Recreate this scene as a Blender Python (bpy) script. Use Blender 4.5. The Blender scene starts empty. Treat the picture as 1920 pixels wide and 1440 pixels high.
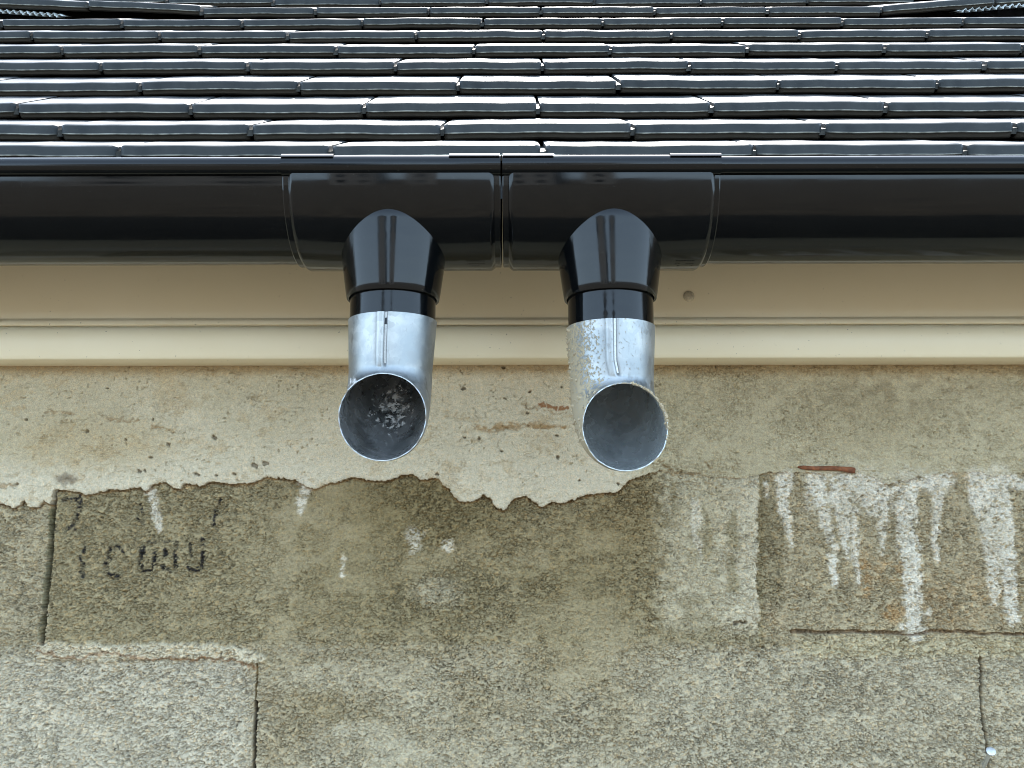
import bpy, bmesh, math, random
import numpy as np
from mathutils import Vector, Matrix
R = math.radians
SC = bpy.context.scene
COL = SC.collection

# ------------------------------------------------------------------ camera, sky, sun, exposure
F = 1760.0            # focal length in pixels of the 1920 px wide photograph
P = R(9.6)            # camera pitched up
ROLL = R(0.12)
EH = 2.2              # eye height above the ground
cam_d = bpy.data.cameras.new('camera')
cam = bpy.data.objects.new('camera', cam_d); COL.objects.link(cam)
cam.location = (0, 0, EH)
cam.rotation_mode = 'XYZ'
cam.matrix_world = Matrix.Translation((0, 0, EH)) @ Matrix.Rotation(R(90) + P, 4, 'X') @ Matrix.Rotation(-ROLL, 4, 'Z')
cam_d.sensor_width = 36.0
cam_d.lens = 36.0 * F / 1920.0
cam_d.clip_start = 0.01; cam_d.clip_end = 2000
SC.camera = cam

SUN_EL, SUN_AZ = 57.0, 3.0      # azimuth clockwise from north (+Y); the sun stands over the roof, the wall is in open shade
w = bpy.data.worlds.new('World'); SC.world = w; w.use_nodes = True
nt = w.node_tree; bg = nt.nodes['Background']
sky = nt.nodes.new('ShaderNodeTexSky'); sky.sky_type = 'NISHITA'; sky.sun_disc = False
sky.sun_elevation = R(SUN_EL); sky.sun_rotation = R(SUN_AZ)
sky.air_density = 1.0; sky.dust_density = 2.5; sky.ozone_density = 1.0
hs = nt.nodes.new('ShaderNodeHueSaturation'); hs.inputs['Saturation'].default_value = 0.8
nt.links.new(sky.outputs[0], hs.inputs['Color'])
# a bright, thinly overcast sky: cloud light over the clear-sky colours, strongest towards the horizon
tcw = nt.nodes.new('ShaderNodeTexCoord'); sepw = nt.nodes.new('ShaderNodeSeparateXYZ'); nt.links.new(tcw.outputs['Generated'], sepw.inputs[0])
rw = nt.nodes.new('ShaderNodeValToRGB'); nt.links.new(sepw.outputs['Z'], rw.inputs[0])
CLOUD = (2.35, 3.4, 4.5)
e = rw.color_ramp.elements; e[0].position = 0.0; e[0].color = (2.2, 2.2, 2.2, 1); e[1].position = 0.75; e[1].color = (0.75, 0.75, 0.75, 1)
e2 = e.new(0.25); e2.color = (1.45, 1.45, 1.45, 1); e3 = e.new(0.5); e3.color = (0.95, 0.95, 0.95, 1)
ry = nt.nodes.new('ShaderNodeMapRange'); ry.inputs[1].default_value = 0.1; ry.inputs[2].default_value = 0.9; ry.inputs[3].default_value = 1.0; ry.inputs[4].default_value = 1.5
nt.links.new(sepw.outputs['Y'], ry.inputs[0])      # brighter round the sun, over the roof
my = nt.nodes.new('ShaderNodeMix'); my.data_type = 'RGBA'; my.blend_type = 'MULTIPLY'; my.inputs[0].default_value = 1
nt.links.new(rw.outputs[0], my.inputs[6]); nt.links.new(ry.outputs[0], my.inputs[7])
mw = nt.nodes.new('ShaderNodeMix'); mw.data_type = 'RGBA'; mw.blend_type = 'MULTIPLY'; mw.inputs[0].default_value = 1
nt.links.new(my.outputs[2], mw.inputs[6]); mw.inputs[7].default_value = (*CLOUD, 1)
aw = nt.nodes.new('ShaderNodeMix'); aw.data_type = 'RGBA'; aw.blend_type = 'ADD'; aw.inputs[0].default_value = 1
nt.links.new(hs.outputs[0], aw.inputs[6]); nt.links.new(mw.outputs[2], aw.inputs[7])
nt.links.new(aw.outputs[2], bg.inputs['Color'])
bg.inputs['Strength'].default_value = 0.15
sl = bpy.data.lights.new('sun', 'SUN'); sl.energy = 5.0; sl.angle = R(1.5); sl.color = (1, 0.96, 0.9)
sun = bpy.data.objects.new('sun', sl); COL.objects.link(sun)
el, az = R(SUN_EL), R(SUN_AZ)
sdir = Vector((math.sin(az) * math.cos(el), math.cos(az) * math.cos(el), math.sin(el)))
sun.rotation_euler = sdir.to_track_quat('Z', 'Y').to_euler()
sun.location = sdir * 20
SC.view_settings.view_transform = 'Standard'; SC.view_settings.look = 'None'
SC.view_settings.gamma = 1; SC.view_settings.use_curve_mapping = False
SC.cycles.filter_width = 0.95
SC.view_settings.exposure = 1.6

# ------------------------------------------------------------------ helpers
def at(x, y, d):
    """photo pixel -> (X, h) on the vertical plane y = d (h is measured from eye height)"""
    c, s = math.cos(ROLL), math.sin(ROLL)
    dx, dy = x - 960, y - 720
    x, y = 960 + dx * c - dy * s, 720 + dx * s + dy * c
    t = (720 - y) / F
    Z = d / (math.cos(P) - t * math.sin(P))
    return (x - 960) / F * Z, Z * (math.sin(P) + t * math.cos(P))

def s2l(c):
    return tuple((v / 255 / 12.92 if v <= 10.3 else ((v / 255 + 0.055) / 1.055) ** 2.4) for v in c)

def tag(o, label=None, cat=None, group=None, kind=None):
    if label: o['label'] = label
    if cat: o['category'] = cat
    if group: o['group'] = group
    if kind: o['kind'] = kind
    return o

def empty(name, loc=(0, 0, 0)):
    o = bpy.data.objects.new(name, None); COL.objects.link(o); o.location = loc
    o.empty_display_size = 0.05
    return o

def link(name, me, mat, parent=None, smooth=True):
    o = bpy.data.objects.new(name, me); COL.objects.link(o)
    if mat is not None: me.materials.append(mat)
    if parent is not None:
        o.parent = parent
        o.matrix_parent_inverse = Matrix.Translation(parent.location).inverted()
    if smooth:
        me.polygons.foreach_set('use_smooth', [True] * len(me.polygons))
    return o

def sharp(me, deg=35):
    me.set_sharp_from_angle(angle=R(deg))

def extrude_x(pts, xs, scale=None):
    """closed profile of (d, h) points swept along X at stations xs; scale(i) -> list of profile points"""
    bm = bmesh.new(); rows = []
    for i, x in enumerate(xs):
        pp = scale(i) if scale else pts
        rows.append([bm.verts.new((x, d, EH + h)) for d, h in pp])
    n = len(rows[0])
    for a, b in zip(rows[:-1], rows[1:]):
        for k in range(n):
            bm.faces.new((a[k], a[(k + 1) % n], b[(k + 1) % n], b[k]))
    bm.faces.new(rows[0][::-1]); bm.faces.new(rows[-1])
    bmesh.ops.recalc_face_normals(bm, faces=bm.faces)
    me = bpy.data.meshes.new('m'); bm.to_mesh(me); bm.free()
    return me

def lathe(cx, cd, prof, n=96, fd=None):
    """surface of revolution about a vertical axis, prof = closed list of (r, h)"""
    bm = bmesh.new(); rings = []
    for i, (r, h) in enumerate(prof):
        q = fd[i] if fd else r
        rings.append([bm.verts.new((cx + r * math.sin(2 * math.pi * k / n), cd - q * math.cos(2 * math.pi * k / n), EH + h)) for k in range(n)])
    m = len(rings)
    for i in range(m):
        a, b = rings[i], rings[(i + 1) % m]
        for k in range(n):
            bm.faces.new((a[k], a[(k + 1) % n], b[(k + 1) % n], b[k]))
    bmesh.ops.recalc_face_normals(bm, faces=bm.faces)
    me = bpy.data.meshes.new('m'); bm.to_mesh(me); bm.free()
    return me

# ------------------------------------------------------------------ node helpers
class N:
    def __init__(s, name):
        s.m = bpy.data.materials.new(name); s.m.use_nodes = True
        s.t = s.m.node_tree; s.b = s.t.nodes['Principled BSDF']
        s.tc = s.t.nodes.new('ShaderNodeTexCoord')
    def n(s, typ, **kw):
        o = s.t.nodes.new(typ)
        for k, v in kw.items(): setattr(o, k, v)
        return o
    def l(s, a, b): s.t.links.new(a, b)
    def mapping(s, scale=(1, 1, 1), rot=(0, 0, 0)):
        m = s.n('ShaderNodeMapping'); m.inputs['Scale'].default_value = scale; m.inputs['Rotation'].default_value = rot
        s.l(s.tc.outputs['Object'], m.inputs['Vector']); return m.outputs[0]
    def noise(s, scale, detail=4, rough=0.55, vec=None):
        o = s.n('ShaderNodeTexNoise'); o.inputs['Scale'].default_value = scale
        o.inputs['Detail'].default_value = detail; o.inputs['Roughness'].default_value = rough
        s.l(vec if vec is not None else s.tc.outputs['Object'], o.inputs['Vector']); return o.outputs['Fac']
    def ramp(s, fac, stops):
        o = s.n('ShaderNodeValToRGB'); e = o.color_ramp.elements
        while len(e) < len(stops): e.new(0.5)
        for i, (p, c) in enumerate(stops):
            e[i].position = p; e[i].color = (c, c, c, 1) if not isinstance(c, tuple) else (*c, 1)
        s.l(fac, o.inputs[0]); return o.outputs[0]
    def mix(s, fac, a, b, blend='MIX'):
        o = s.n('ShaderNodeMix', data_type='RGBA', blend_type=blend)
        for sock, v in ((o.inputs[0], fac), (o.inputs[6], a), (o.inputs[7], b)):
            if isinstance(v, (int, float)): sock.default_value = v
            elif isinstance(v, tuple): sock.default_value = (*v, 1)
            else: s.l(v, sock)
        return o.outputs[2]
    def math(s, op, a, b=0.0, clamp=False):
        o = s.n('ShaderNodeMath', operation=op, use_clamp=clamp)
        for sock, v in ((o.inputs[0], a), (o.inputs[1], b)):
            if isinstance(v, (int, float)): sock.default_value = v
            else: s.l(v, sock)
        return o.outputs[0]
    def bump(s, h, dist, strength=1.0):
        o = s.n('ShaderNodeBump'); o.inputs['Distance'].default_value = dist; o.inputs['Strength'].default_value = strength
        s.l(h, o.inputs['Height']); s.l(o.outputs[0], s.b.inputs['Normal'])
    def set(s, **kw):
        for k, v in kw.items():
            sock = s.b.inputs[k.replace('_', ' ')]
            if isinstance(v, (int, float)): sock.default_value = v
            elif isinstance(v, tuple): sock.default_value = (*v, 1)
            else: s.l(v, sock)
        return s.m

def mat_wall():
    s = N('weathered_concrete')
    at_ = s.n('ShaderNodeAttribute', attribute_name='albedo')
    g = s.ramp(s.noise(600, 3, 0.75), [(0.28, 0.55), (0.42, 0.90), (0.55, 1.03), (0.75, 1.28)])
    g2 = s.ramp(s.noise(170, 4, 0.6), [(0.3, 0.88), (0.7, 1.1)])
    tint = s.mix(s.ramp(s.noise(300, 2), [(0.5, 0.0), (0.72, 0.55)]), (1, 1, 1), (1.12, 0.96, 0.78))
    c = s.mix(1.0, at_.outputs['Color'], g, 'MULTIPLY')
    c = s.mix(1.0, c, g2, 'MULTIPLY'); c = s.mix(1.0, c, tint, 'MULTIPLY')
    s.bump(s.noise(700, 4, 0.7), 0.0012, 0.8)
    return s.set(Base_Color=c, Roughness=0.92, Specular_IOR_Level=0.25)

def mat_pvc(name='black_pvc'):
    s = N(name)
    dust = s.ramp(s.noise(900, 2, 0.5), [(0.70, 0.0), (0.78, 1.0)])
    film = s.ramp(s.noise(14, 5, 0.6), [(0.40, 0.0), (0.85, 0.05)])
    c = s.mix(film, (0.002, 0.0024, 0.0028), (0.03, 0.03, 0.027))
    c = s.mix(s.math('MULTIPLY', dust, 0.35), c, (0.22, 0.21, 0.17))
    r = s.ramp(s.noise(30, 4), [(0.3, 0.07), (0.75, 0.16)])
    s.bump(s.noise(22, 3, vec=s.mapping((0.15, 1, 1))), 0.0012, 0.35)
    return s.set(Base_Color=c, Roughness=r, Specular_IOR_Level=0.29)

def mat_fascia():
    s = N('cream_coated_board')
    c = s.mix(s.ramp(s.noise(6, 4), [(0.3, 0.0), (0.75, 1.0)]), (0.90, 0.79, 0.56), (0.87, 0.755, 0.52))
    sp = s.ramp(s.noise(330, 1, 0.4), [(0.76, 0.0), (0.80, 0.8)])
    c = s.mix(sp, c, (0.12, 0.09, 0.06))
    s.bump(s.noise(500, 3), 0.0002, 0.5)
    return s.set(Base_Color=c, Roughness=0.38, Specular_IOR_Level=0.5)

def mat_galv(name, splash):
    s = N(name)
    v = s.n('ShaderNodeTexVoronoi'); v.inputs['Scale'].default_value = 110
    warp = s.n('ShaderNodeVectorMath', operation='ADD')
    ns = s.n('ShaderNodeTexNoise'); ns.inputs['Scale'].default_value = 60
    sc = s.n('ShaderNodeVectorMath', operation='SCALE'); sc.inputs['Scale'].default_value = 0.02
    s.l(s.tc.outputs['Object'], ns.inputs['Vector']); s.l(ns.outputs['Color'], sc.inputs[0])
    s.l(s.tc.outputs['Object'], warp.inputs[0]); s.l(sc.outputs[0], warp.inputs[1]); s.l(warp.outputs[0], v.inputs['Vector'])
    sp = s.n('ShaderNodeSeparateColor'); s.l(v.outputs['Color'], sp.inputs[0])
    spang = sp.outputs[0]
    at_ = s.n('ShaderNodeAttribute', attribute_name='albedo')       # R: cement splash amount, G: dark groove, B: inside
    ac = s.n('ShaderNodeSeparateColor'); s.l(at_.outputs['Color'], ac.inputs[0])
    c = s.mix(spang, (0.33, 0.34, 0.33), (0.48, 0.485, 0.47))
    c = s.mix(s.ramp(s.noise(24, 5, 0.6), [(0.38, 0.0), (0.62, 0.75)]), c, (0.24, 0.265, 0.275))
    scr = s.ramp(s.noise(60, 6, 0.75, vec=s.mapping((1, 1, 0.35))), [(0.57, 0.0), (0.64, 0.75)])
    c = s.mix(scr, c, (0.22, 0.22, 0.21))
    # grime inside the mouth: dark film with pale oxide flecks
    grime = s.ramp(s.noise(38, 5, 0.65), [(0.40, 0.15 if not splash else 0.75), (0.58, 1.0)])
    gc = s.mix(s.ramp(s.noise(130, 5, 0.7), [(0.56 if not splash else 0.7, 0.0), (0.62 if not splash else 0.8, 1.0)]), (0.34, 0.34, 0.33) if not splash else (0.48, 0.50, 0.49), (0.42, 0.42, 0.43))
    inside = s.math('MULTIPLY', ac.outputs[2], grime)
    c = s.mix(inside, c, gc)
    c = s.mix(ac.outputs[1], c, (0.05, 0.05, 0.05))
    # cement splashes
    thr = s.noise(150 if not splash else 300, 5, 0.75)
    k = s.math('ADD', thr, s.math('MULTIPLY', ac.outputs[0], 0.42))
    cm = s.ramp(k, [(0.735, 0.0), (0.775, 1.0)])
    c = s.mix(cm, c, (0.38, 0.31, 0.20) if splash else (0.60, 0.58, 0.55))
    notm = s.math('MULTIPLY', s.math('SUBTRACT', 1.0, cm), s.math('SUBTRACT', 1.0, ac.outputs[1]))
    met = s.math('MULTIPLY', s.math('SUBTRACT', 0.92, s.math('MULTIPLY', inside, 0.25)), notm)
    rg = s.math('ADD', s.math('MULTIPLY', spang, 0.10), s.math('SUBTRACT', 0.42, s.math('MULTIPLY', ac.outputs[2], 0.20)))
    rg = s.math('ADD', rg, s.math('MULTIPLY', cm, 0.5))
    h = s.math('ADD', s.math('MULTIPLY', cm, 1.0), s.math('MULTIPLY', s.noise(300, 4), 0.12))
    s.bump(h, 0.0006, 0.7)
    return s.set(Base_Color=c, Roughness=rg, Metallic=met)

def mat_tile():
    s = N('dark_glazed_tile')
    at_ = s.n('ShaderNodeAttribute', attribute_name='albedo')   # R: worn ridge
    ac = s.n('ShaderNodeSeparateColor'); s.l(at_.outputs['Color'], ac.inputs[0])
    oi = s.n('ShaderNodeObjectInfo')
    c = s.mix(oi.outputs['Random'], (0.018, 0.021, 0.022), (0.028, 0.031, 0.031))
    c = s.mix(s.ramp(s.noise(18, 5, 0.6), [(0.4, 0.0), (0.8, 0.6)]), c, (0.060, 0.062, 0.058))
    c = s.mix(s.math('MULTIPLY', ac.outputs[1], 0.75), c, (0.045, 0.036, 0.025))
    worn = s.math('MULTIPLY', ac.outputs[0], s.ramp(s.noise(70, 3), [(0.35, 0.25), (0.6, 1.0)]))
    c = s.mix(worn, c, (0.42, 0.41, 0.35))
    spk = s.ramp(s.noise(600, 2), [(0.70, 0.0), (0.76, 0.6)])
    c = s.mix(spk, c, (0.16, 0.13, 0.10))
    s.bump(s.noise(90, 5, 0.6), 0.0005, 0.35)
    rg = s.math('ADD', s.math('ADD', s.ramp(s.noise(40, 4), [(0.3, 0.42), (0.7, 0.54)]), s.math('MULTIPLY', ac.outputs[2], 0.0)), s.math('MULTIPLY', ac.outputs[0], 0.2))
    return s.set(Base_Color=c, Roughness=rg, Specular_IOR_Level=s.math('SUBTRACT', 0.75, s.math('MULTIPLY', ac.outputs[2], 0.58)))

def mat_plain(name, col, rough=0.6, metal=0.0, var=0.3, scale=60):
    s = N(name)
    c = s.mix(s.ramp(s.noise(scale, 4), [(0.3, 0.0), (0.7, 1.0)]), tuple(v * (1 - var) for v in col), tuple(min(1, v * (1 + var)) for v in col))
    s.bump(s.noise(scale * 5, 4), 0.0006, 0.6)
    return s.set(Base_Color=c, Roughness=rough, Metallic=metal)

M_WALL = mat_wall(); M_PVC = mat_pvc(); M_FASCIA = mat_fascia()
M_GALV1 = mat_galv('galvanised_steel', False); M_GALV2 = mat_galv('splashed_galvanised_steel', True)
M_TILE = mat_tile()
M_RUST = mat_plain('rusty_iron', (0.22, 0.075, 0.028), 0.85, 0, 0.5, 120)
M_NAIL = mat_plain('bright_zinc', (0.62, 0.62, 0.6), 0.35, 0.8, 0.2, 150)
M_STRIP = mat_plain('grey_metal_strip', (0.45, 0.47, 0.45), 0.5, 0.2, 0.2, 50)
M_CRUMB = mat_plain('dried_cement', (0.42, 0.34, 0.22), 0.95, 0, 0.3, 200)
M_UNDER = mat_plain('dark_underlay', (0.02, 0.02, 0.02), 0.9)
M_SOIL = mat_plain('gravel_ground', (0.09, 0.075, 0.053), 0.95, 0, 0.4, 3)
M_RENDER = mat_plain('rendered_house_wall', (0.24, 0.23, 0.21), 0.9, 0, 0.2, 2)
M_BARK = mat_plain('bark', (0.06, 0.045, 0.03), 0.9, 0, 0.3, 12)

# ------------------------------------------------------------------ numpy noise
def vnoise(X, Y, sx, sy, seed, octaves=1, pers=0.5):
    out = np.zeros_like(X); amp = 1.0; tot = 0
    for o in range(octaves):
        rng = np.random.default_rng(seed + 17 * o)
        x = X / sx; y = Y / sy
        x = x - x.min() + 1; y = y - y.min() + 1
        nx = int(x.max()) + 3; ny = int(y.max()) + 3
        g = rng.random((ny, nx))
        xi = x.astype(int); yi = y.astype(int); fx = x - xi; fy = y - yi
        fx = fx * fx * (3 - 2 * fx); fy = fy * fy * (3 - 2 * fy)
        out += amp * ((g[yi, xi] * (1 - fx) + g[yi, xi + 1] * fx) * (1 - fy) + (g[yi + 1, xi] * (1 - fx) + g[yi + 1, xi + 1] * fx) * fy)
        tot += amp; amp *= pers; sx *= 0.5; sy *= 0.5
    return out / tot

def cells(X, Y, sx, sy, seed):
    """cellular noise: distance gap to the second nearest point, and a random value per cell"""
    rng = np.random.default_rng(seed)
    x = X / sx; y = Y / sy; x = x - x.min() + 2; y = y - y.min() + 2
    nx = int(x.max()) + 4; ny = int(y.max()) + 4
    jx = rng.random((ny, nx)).astype(np.float32); jy = rng.random((ny, nx)).astype(np.float32); rv = rng.random((ny, nx)).astype(np.float32)
    xi = x.astype(int); yi = y.astype(int)
    f1 = np.full(X.shape, 9.0, np.float32); f2 = f1.copy(); val = np.zeros(X.shape, np.float32)
    for oy in (-1, 0, 1):
        for ox in (-1, 0, 1):
            a, b = yi + oy, xi + ox
            d = np.hypot(b + jx[a, b] - x, a + jy[a, b] - y).astype(np.float32)
            near = d < f1
            f2 = np.where(near, f1, np.minimum(f2, d)); val = np.where(near, rv[a, b], val); f1 = np.where(near, d, f1)
    return f2 - f1, val

def sstep(a, b, x):
    t = np.clip((x - a) / (b - a), 0, 1); return t * t * (3 - 2 * t)

# ------------------------------------------------------------------ the wall
DW = 1.34
KALB = np.array((1.02, .925, .805))        # albedo of a surface that should read as the listed sRGB colour
def build_wall():
    STEP = 0.0009
    xs = np.arange(-0.86, 0.86, STEP); hsz = np.arange(-0.345, 0.268, STEP)
    X, H = np.meshgrid(xs, hsz)
    Z = DW * math.cos(P) + H * math.sin(P); Yc = H * math.cos(P) - DW * math.sin(P)
    U = 960 + F * X / Z; V = 720 - F * Yc / Z
    c, s_ = math.cos(ROLL), math.sin(ROLL)
    U, V = 960 + (U - 960) * c + (V - 720) * s_, 720 - (U - 960) * s_ + (V - 720) * c
    mm = lambda a: a / 1000.0
    nz = lambda sx, sy, seed, o=1, p=0.5: vnoise(X, H, mm(sx), mm(sy), seed, o, p)
    w1 = (nz(14, 14, 1, 3) - .5); w2 = (nz(14, 14, 2, 3) - .5)
    wf1 = (nz(4, 4, 3, 2) - .5); wf2 = (nz(4, 4, 4, 2) - .5)
    u = U + 14 * w1 + 7 * wf1; v = V + 14 * w2 + 7 * wf2
    big = nz(160, 120, 5, 4); med = nz(45, 32, 6, 4); sml = nz(12, 8, 7, 3)

    def cap(pts, w0, w1_=None, soft=3.0, uu=None, vv=None):
        uu = u if uu is None else uu; vv = v if vv is None else vv
        w1_ = w0 if w1_ is None else w1_
        m = np.zeros_like(u)
        L = [0]
        for a, b in zip(pts[:-1], pts[1:]): L.append(L[-1] + math.hypot(b[0] - a[0], b[1] - a[1]))
        for i, (a, b) in enumerate(zip(pts[:-1], pts[1:])):
            pad = max(w0, w1_) + soft + 26
            j = np.where((hsz > at(0, max(a[1], b[1]) + pad, DW)[1]) & (hsz < at(0, min(a[1], b[1]) - pad, DW)[1]))[0]
            k0, k1 = np.searchsorted(U[U.shape[0] // 2], [min(a[0], b[0]) - pad - 40, max(a[0], b[0]) + pad + 40])
            if len(j) == 0 or k0 >= k1: continue
            sl_ = (slice(j[0], j[-1] + 1), slice(k0, k1))
            dx, dy = b[0] - a[0], b[1] - a[1]; LL = max(dx * dx + dy * dy, 1e-6)
            t = np.clip(((uu[sl_] - a[0]) * dx + (vv[sl_] - a[1]) * dy) / LL, 0, 1)
            dd = np.hypot(uu[sl_] - a[0] - t * dx, vv[sl_] - a[1] - t * dy)
            tt = (L[i] + t * (L[i + 1] - L[i])) / max(L[-1], 1e-6)
            ww = (w0 + (w1_ - w0) * tt) / 2
            m[sl_] = np.maximum(m[sl_], 1 - sstep(ww - soft / 2, ww + soft / 2, dd))
        return m
    def ell(cx, cy, rx, ry, soft=0.35):
        m = np.zeros_like(u); pad = 24
        j = np.where((hsz > at(0, cy + ry * (1 + soft) + pad, DW)[1]) & (hsz < at(0, cy - ry * (1 + soft) - pad, DW)[1]))[0]
        k0, k1 = np.searchsorted(U[U.shape[0] // 2], [cx - rx * (1 + soft) - pad - 30, cx + rx * (1 + soft) + pad + 30])
        if len(j) == 0 or k0 >= k1: return m
        q = (slice(j[0], j[-1] + 1), slice(k0, k1))
        m[q] = 1 - sstep(1 - soft, 1 + soft, np.hypot((u[q] - cx) / rx, (v[q] - cy) / ry))
        return m
    def boxm(x0, x1, y0, y1, sx=20, sy=20):
        return sstep(x0 - sx, x0 + sx, u) * (1 - sstep(x1 - sx, x1 + sx, u)) * sstep(y0 - sy, y0 + sy, v) * (1 - sstep(y1 - sy, y1 + sy, v))

    # ---- ragged lower edge of the cast band
    E = [(-80, 940), (0, 945), (22, 948), (30, 953), (38, 945), (48, 940), (55, 950), (65, 953), (75, 948), (82, 940), (95, 945), (101, 938), (104, 920), (110, 918), (135, 920), (150, 924), (162, 930), (175, 926), (195, 920), (230, 918), (268, 915), (275, 922), (285, 912), (300, 904), (312, 904), (325, 915), (340, 916), (350, 907), (362, 907), (375, 912), (395, 905), (425, 905), (440, 908), (470, 906), (490, 900), (500, 893), (530, 898), (560, 901), (572, 912), (590, 916), (610, 908), (640, 902), (655, 897), (680, 898), (700, 902), (720, 902), (745, 896), (760, 890), (775, 889), (790, 900), (800, 900), (810, 896), (822, 898), (830, 910), (842, 915), (850, 932), (862, 940), (880, 943), (895, 937), (905, 928), (915, 932), (920, 935), (926, 948), (932, 955), (942, 957), (950, 950), (956, 940), (965, 935), (985, 930), (1000, 940), (1015, 950), (1025, 948), (1035, 940), (1050, 945), (1065, 940), (1080, 935), (1100, 928), (1120, 926), (1155, 924), (1165, 915), (1180, 902), (1200, 895), (1215, 890), (1235, 880), (1255, 885), (1300, 888), (1330, 892), (1380, 895), (1420, 893), (1440, 885), (1500, 886), (1560, 888), (1600, 884), (1625, 890), (1660, 908), (1700, 900), (1745, 890), (1790, 886), (1830, 885), (1860, 893), (1920, 888), (2000, 892)]
    ev = np.interp(U + 4 * wf1 + 5 * w1, [e[0] for e in E], [e[1] for e in E]) + 5 * wf2 + 5 * w2
    band = (V < ev).astype(float)
    left = 1 - sstep(1150, 1260, U)           # the proud, smooth left part of the band
    upper = V < 1200 + 6 * w2                 # upper course of blocks

    # ---- target colours (sRGB) laid region by region
    def C(r, g, b): return np.array(s2l((r, g, b)))
    col = np.zeros(U.shape + (3,)) + C(176, 171, 152)
    def lay(c_, m):
        nonlocal col
        m = np.clip(m, 0, 1)[..., None]; col = col * (1 - m) + np.array(c_) * m
    lay(C(190, 186, 170), boxm(-300, 478, 1235, 1700, 12, 15))
    lay(C(168, 160, 136), boxm(478, 900, 1150, 1700, 40, 60) * sstep(.35, .6, big + .2 * (med - .5)))
    up = (1 - sstep(1196, 1222, v))
    lay(C(152, 144, 117), up)
    lay(C(167, 160, 137), up * (1 - sstep(86, 96, U)))
    lay(C(166, 158, 134), up * sstep(1425, 1440, U + 8 * wf1))
    lay(C(143, 133, 104), boxm(540, 1240, 860, 1200, 70, 70) * (.35 + .55 * sstep(.3, .62, med * .5 + big * .5)))
    lay(C(155, 146, 118), boxm(560, 1180, 1180, 1420, 80, 60) * (.3 + .5 * sstep(.35, .6, big)))
    lay(C(166, 160, 138), (sstep(.5, .66, med)) * 0.28 * boxm(480, 1300, 900, 1500, 60, 60))
    lay(C(136, 126, 95), ell(815, 955, 150, 75, .6) * .85)
    lay(C(128, 117, 86), ell(760, 915, 90, 45, .6) * .5)
    lay(C(141, 130, 100), ell(1170, 960, 62, 85, .5) * .85)
    lay(C(136, 128, 100), ell(690, 1130, 150, 80, .8) * .45)
    lay(C(136, 128, 100), ell(1000, 1110, 220, 70, .8) * .45)
    lay(C(180, 176, 157), ell(750, 1370, 120, 80, .6) * .7 * sstep(.42, .6, med))
    lay(C(184, 180, 160), ell(820, 1110, 45, 26, .6) * .6)
    lay(C(180, 176, 158), ell(600, 1330, 70, 110, .7) * .5 * sstep(.4, .6, med))
    lay(C(178, 172, 146), boxm(1500, 2100, 1196, 1232, 12, 8) * .9)
    lay(C(190, 183, 158), boxm(1500, 2100, 1196, 1226, 12, 8) * .5 * sstep(.4, .6, sml))
    # smear right of the pipes
    smear = sstep(1215, 1262, u + 30 * (sml - .5)) * (1 - sstep(1417, 1424, u)) * boxm(0, 2000, 870, 1180, 20, 30)
    lay(C(180, 175, 154), smear * (.35 + .6 * sstep(.30, .5, med * .5 + sml * .5)))
    lay(C(196, 192, 175), smear * sstep(1330, 1420, U) * .7)
    for pts, a, b in (([(1322, 945), (1328, 990), (1326, 1035)], 6, 22), ([(1372, 960), (1376, 1020)], 14, 20), ([(1370, 1045), (1376, 1100)], 8, 26), ([(1262, 900), (1262, 960)], 10, 6)):
        lay(C(152, 145, 119), cap(pts, a, b, 8) * .85)
    lay(C(205, 202, 188), cap([(1306, 945), (1304, 1000), (1312, 1035)], 20, 10, 6) * .8)
    lay(C(128, 118, 92), cap([(1436, 900), (1432, 950), (1434, 1000)], 16, 24, 14) * .6)
    lay(C(132, 124, 98), boxm(1422, 1470, 930, 1130, 3, 20) * .6)
    # orange staining
    for cx, cy, rx, ry, k in ((1622, 1075, 12, 38, .6), (1665, 1065, 30, 20, .55), (1690, 1150, 28, 20, .45), (1668, 1148, 9, 12, .8), (1800, 1130, 90, 55, .3), (1625, 1105, 8, 10, .6), (1780, 880, 40, 8, .5), (1440, 1160, 30, 14, .2)):
        lay(C(186, 145, 88), ell(cx, cy, rx, ry, .9) * k * .75 * sstep(.3, .6, nz(7, 5, 35, 3)))
    # colour of the band
    lay(C(186, 181, 160), band)
    lay(C(197, 192, 173), band * left * sstep(.38, .60, big))
    lay(C(204, 200, 183), band * left * sstep(830, 900, V) * .8)
    lay(C(178, 168, 140), band * left * ell(170, 830, 150, 50, .6) * .75)
    lay(C(178, 172, 148), band * (1 - left))
    lay(C(160, 152, 126), band * (1 - left) * ell(1620, 790, 130, 55, .8) * .55)
    lay(C(120, 108, 84), band * ell(1700, 735, 150, 40, .9) * .35 * sstep(.45, .6, sml))
    lay(C(160, 140, 104), band * (1 - sstep(690, 716, V + 10 * w2)) * .6)      # shadow of the board painted onto the band
    lay(C(170, 152, 118), band * sstep(.56, .66, sml * .5 + med * .5) * left * .3)
    lay(C(158, 132, 92), cap([(890, 795), (930, 800), (990, 797), (1060, 802)], 14, 8, 8) * sstep(.35, .55, sml) * .8)
    lay(C(146, 110, 80), cap([(1012, 762), (1022, 760)], 7, 5, 3) + cap([(1030, 763), (1042, 763)], 9, 6, 3) + cap([(1052, 764), (1062, 764)], 6, 6, 3))
    lay(C(96, 84, 70), ell(125, 900, 22, 8, .6) * .7)
    # white lime runs
    lime = np.zeros_like(u)
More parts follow.
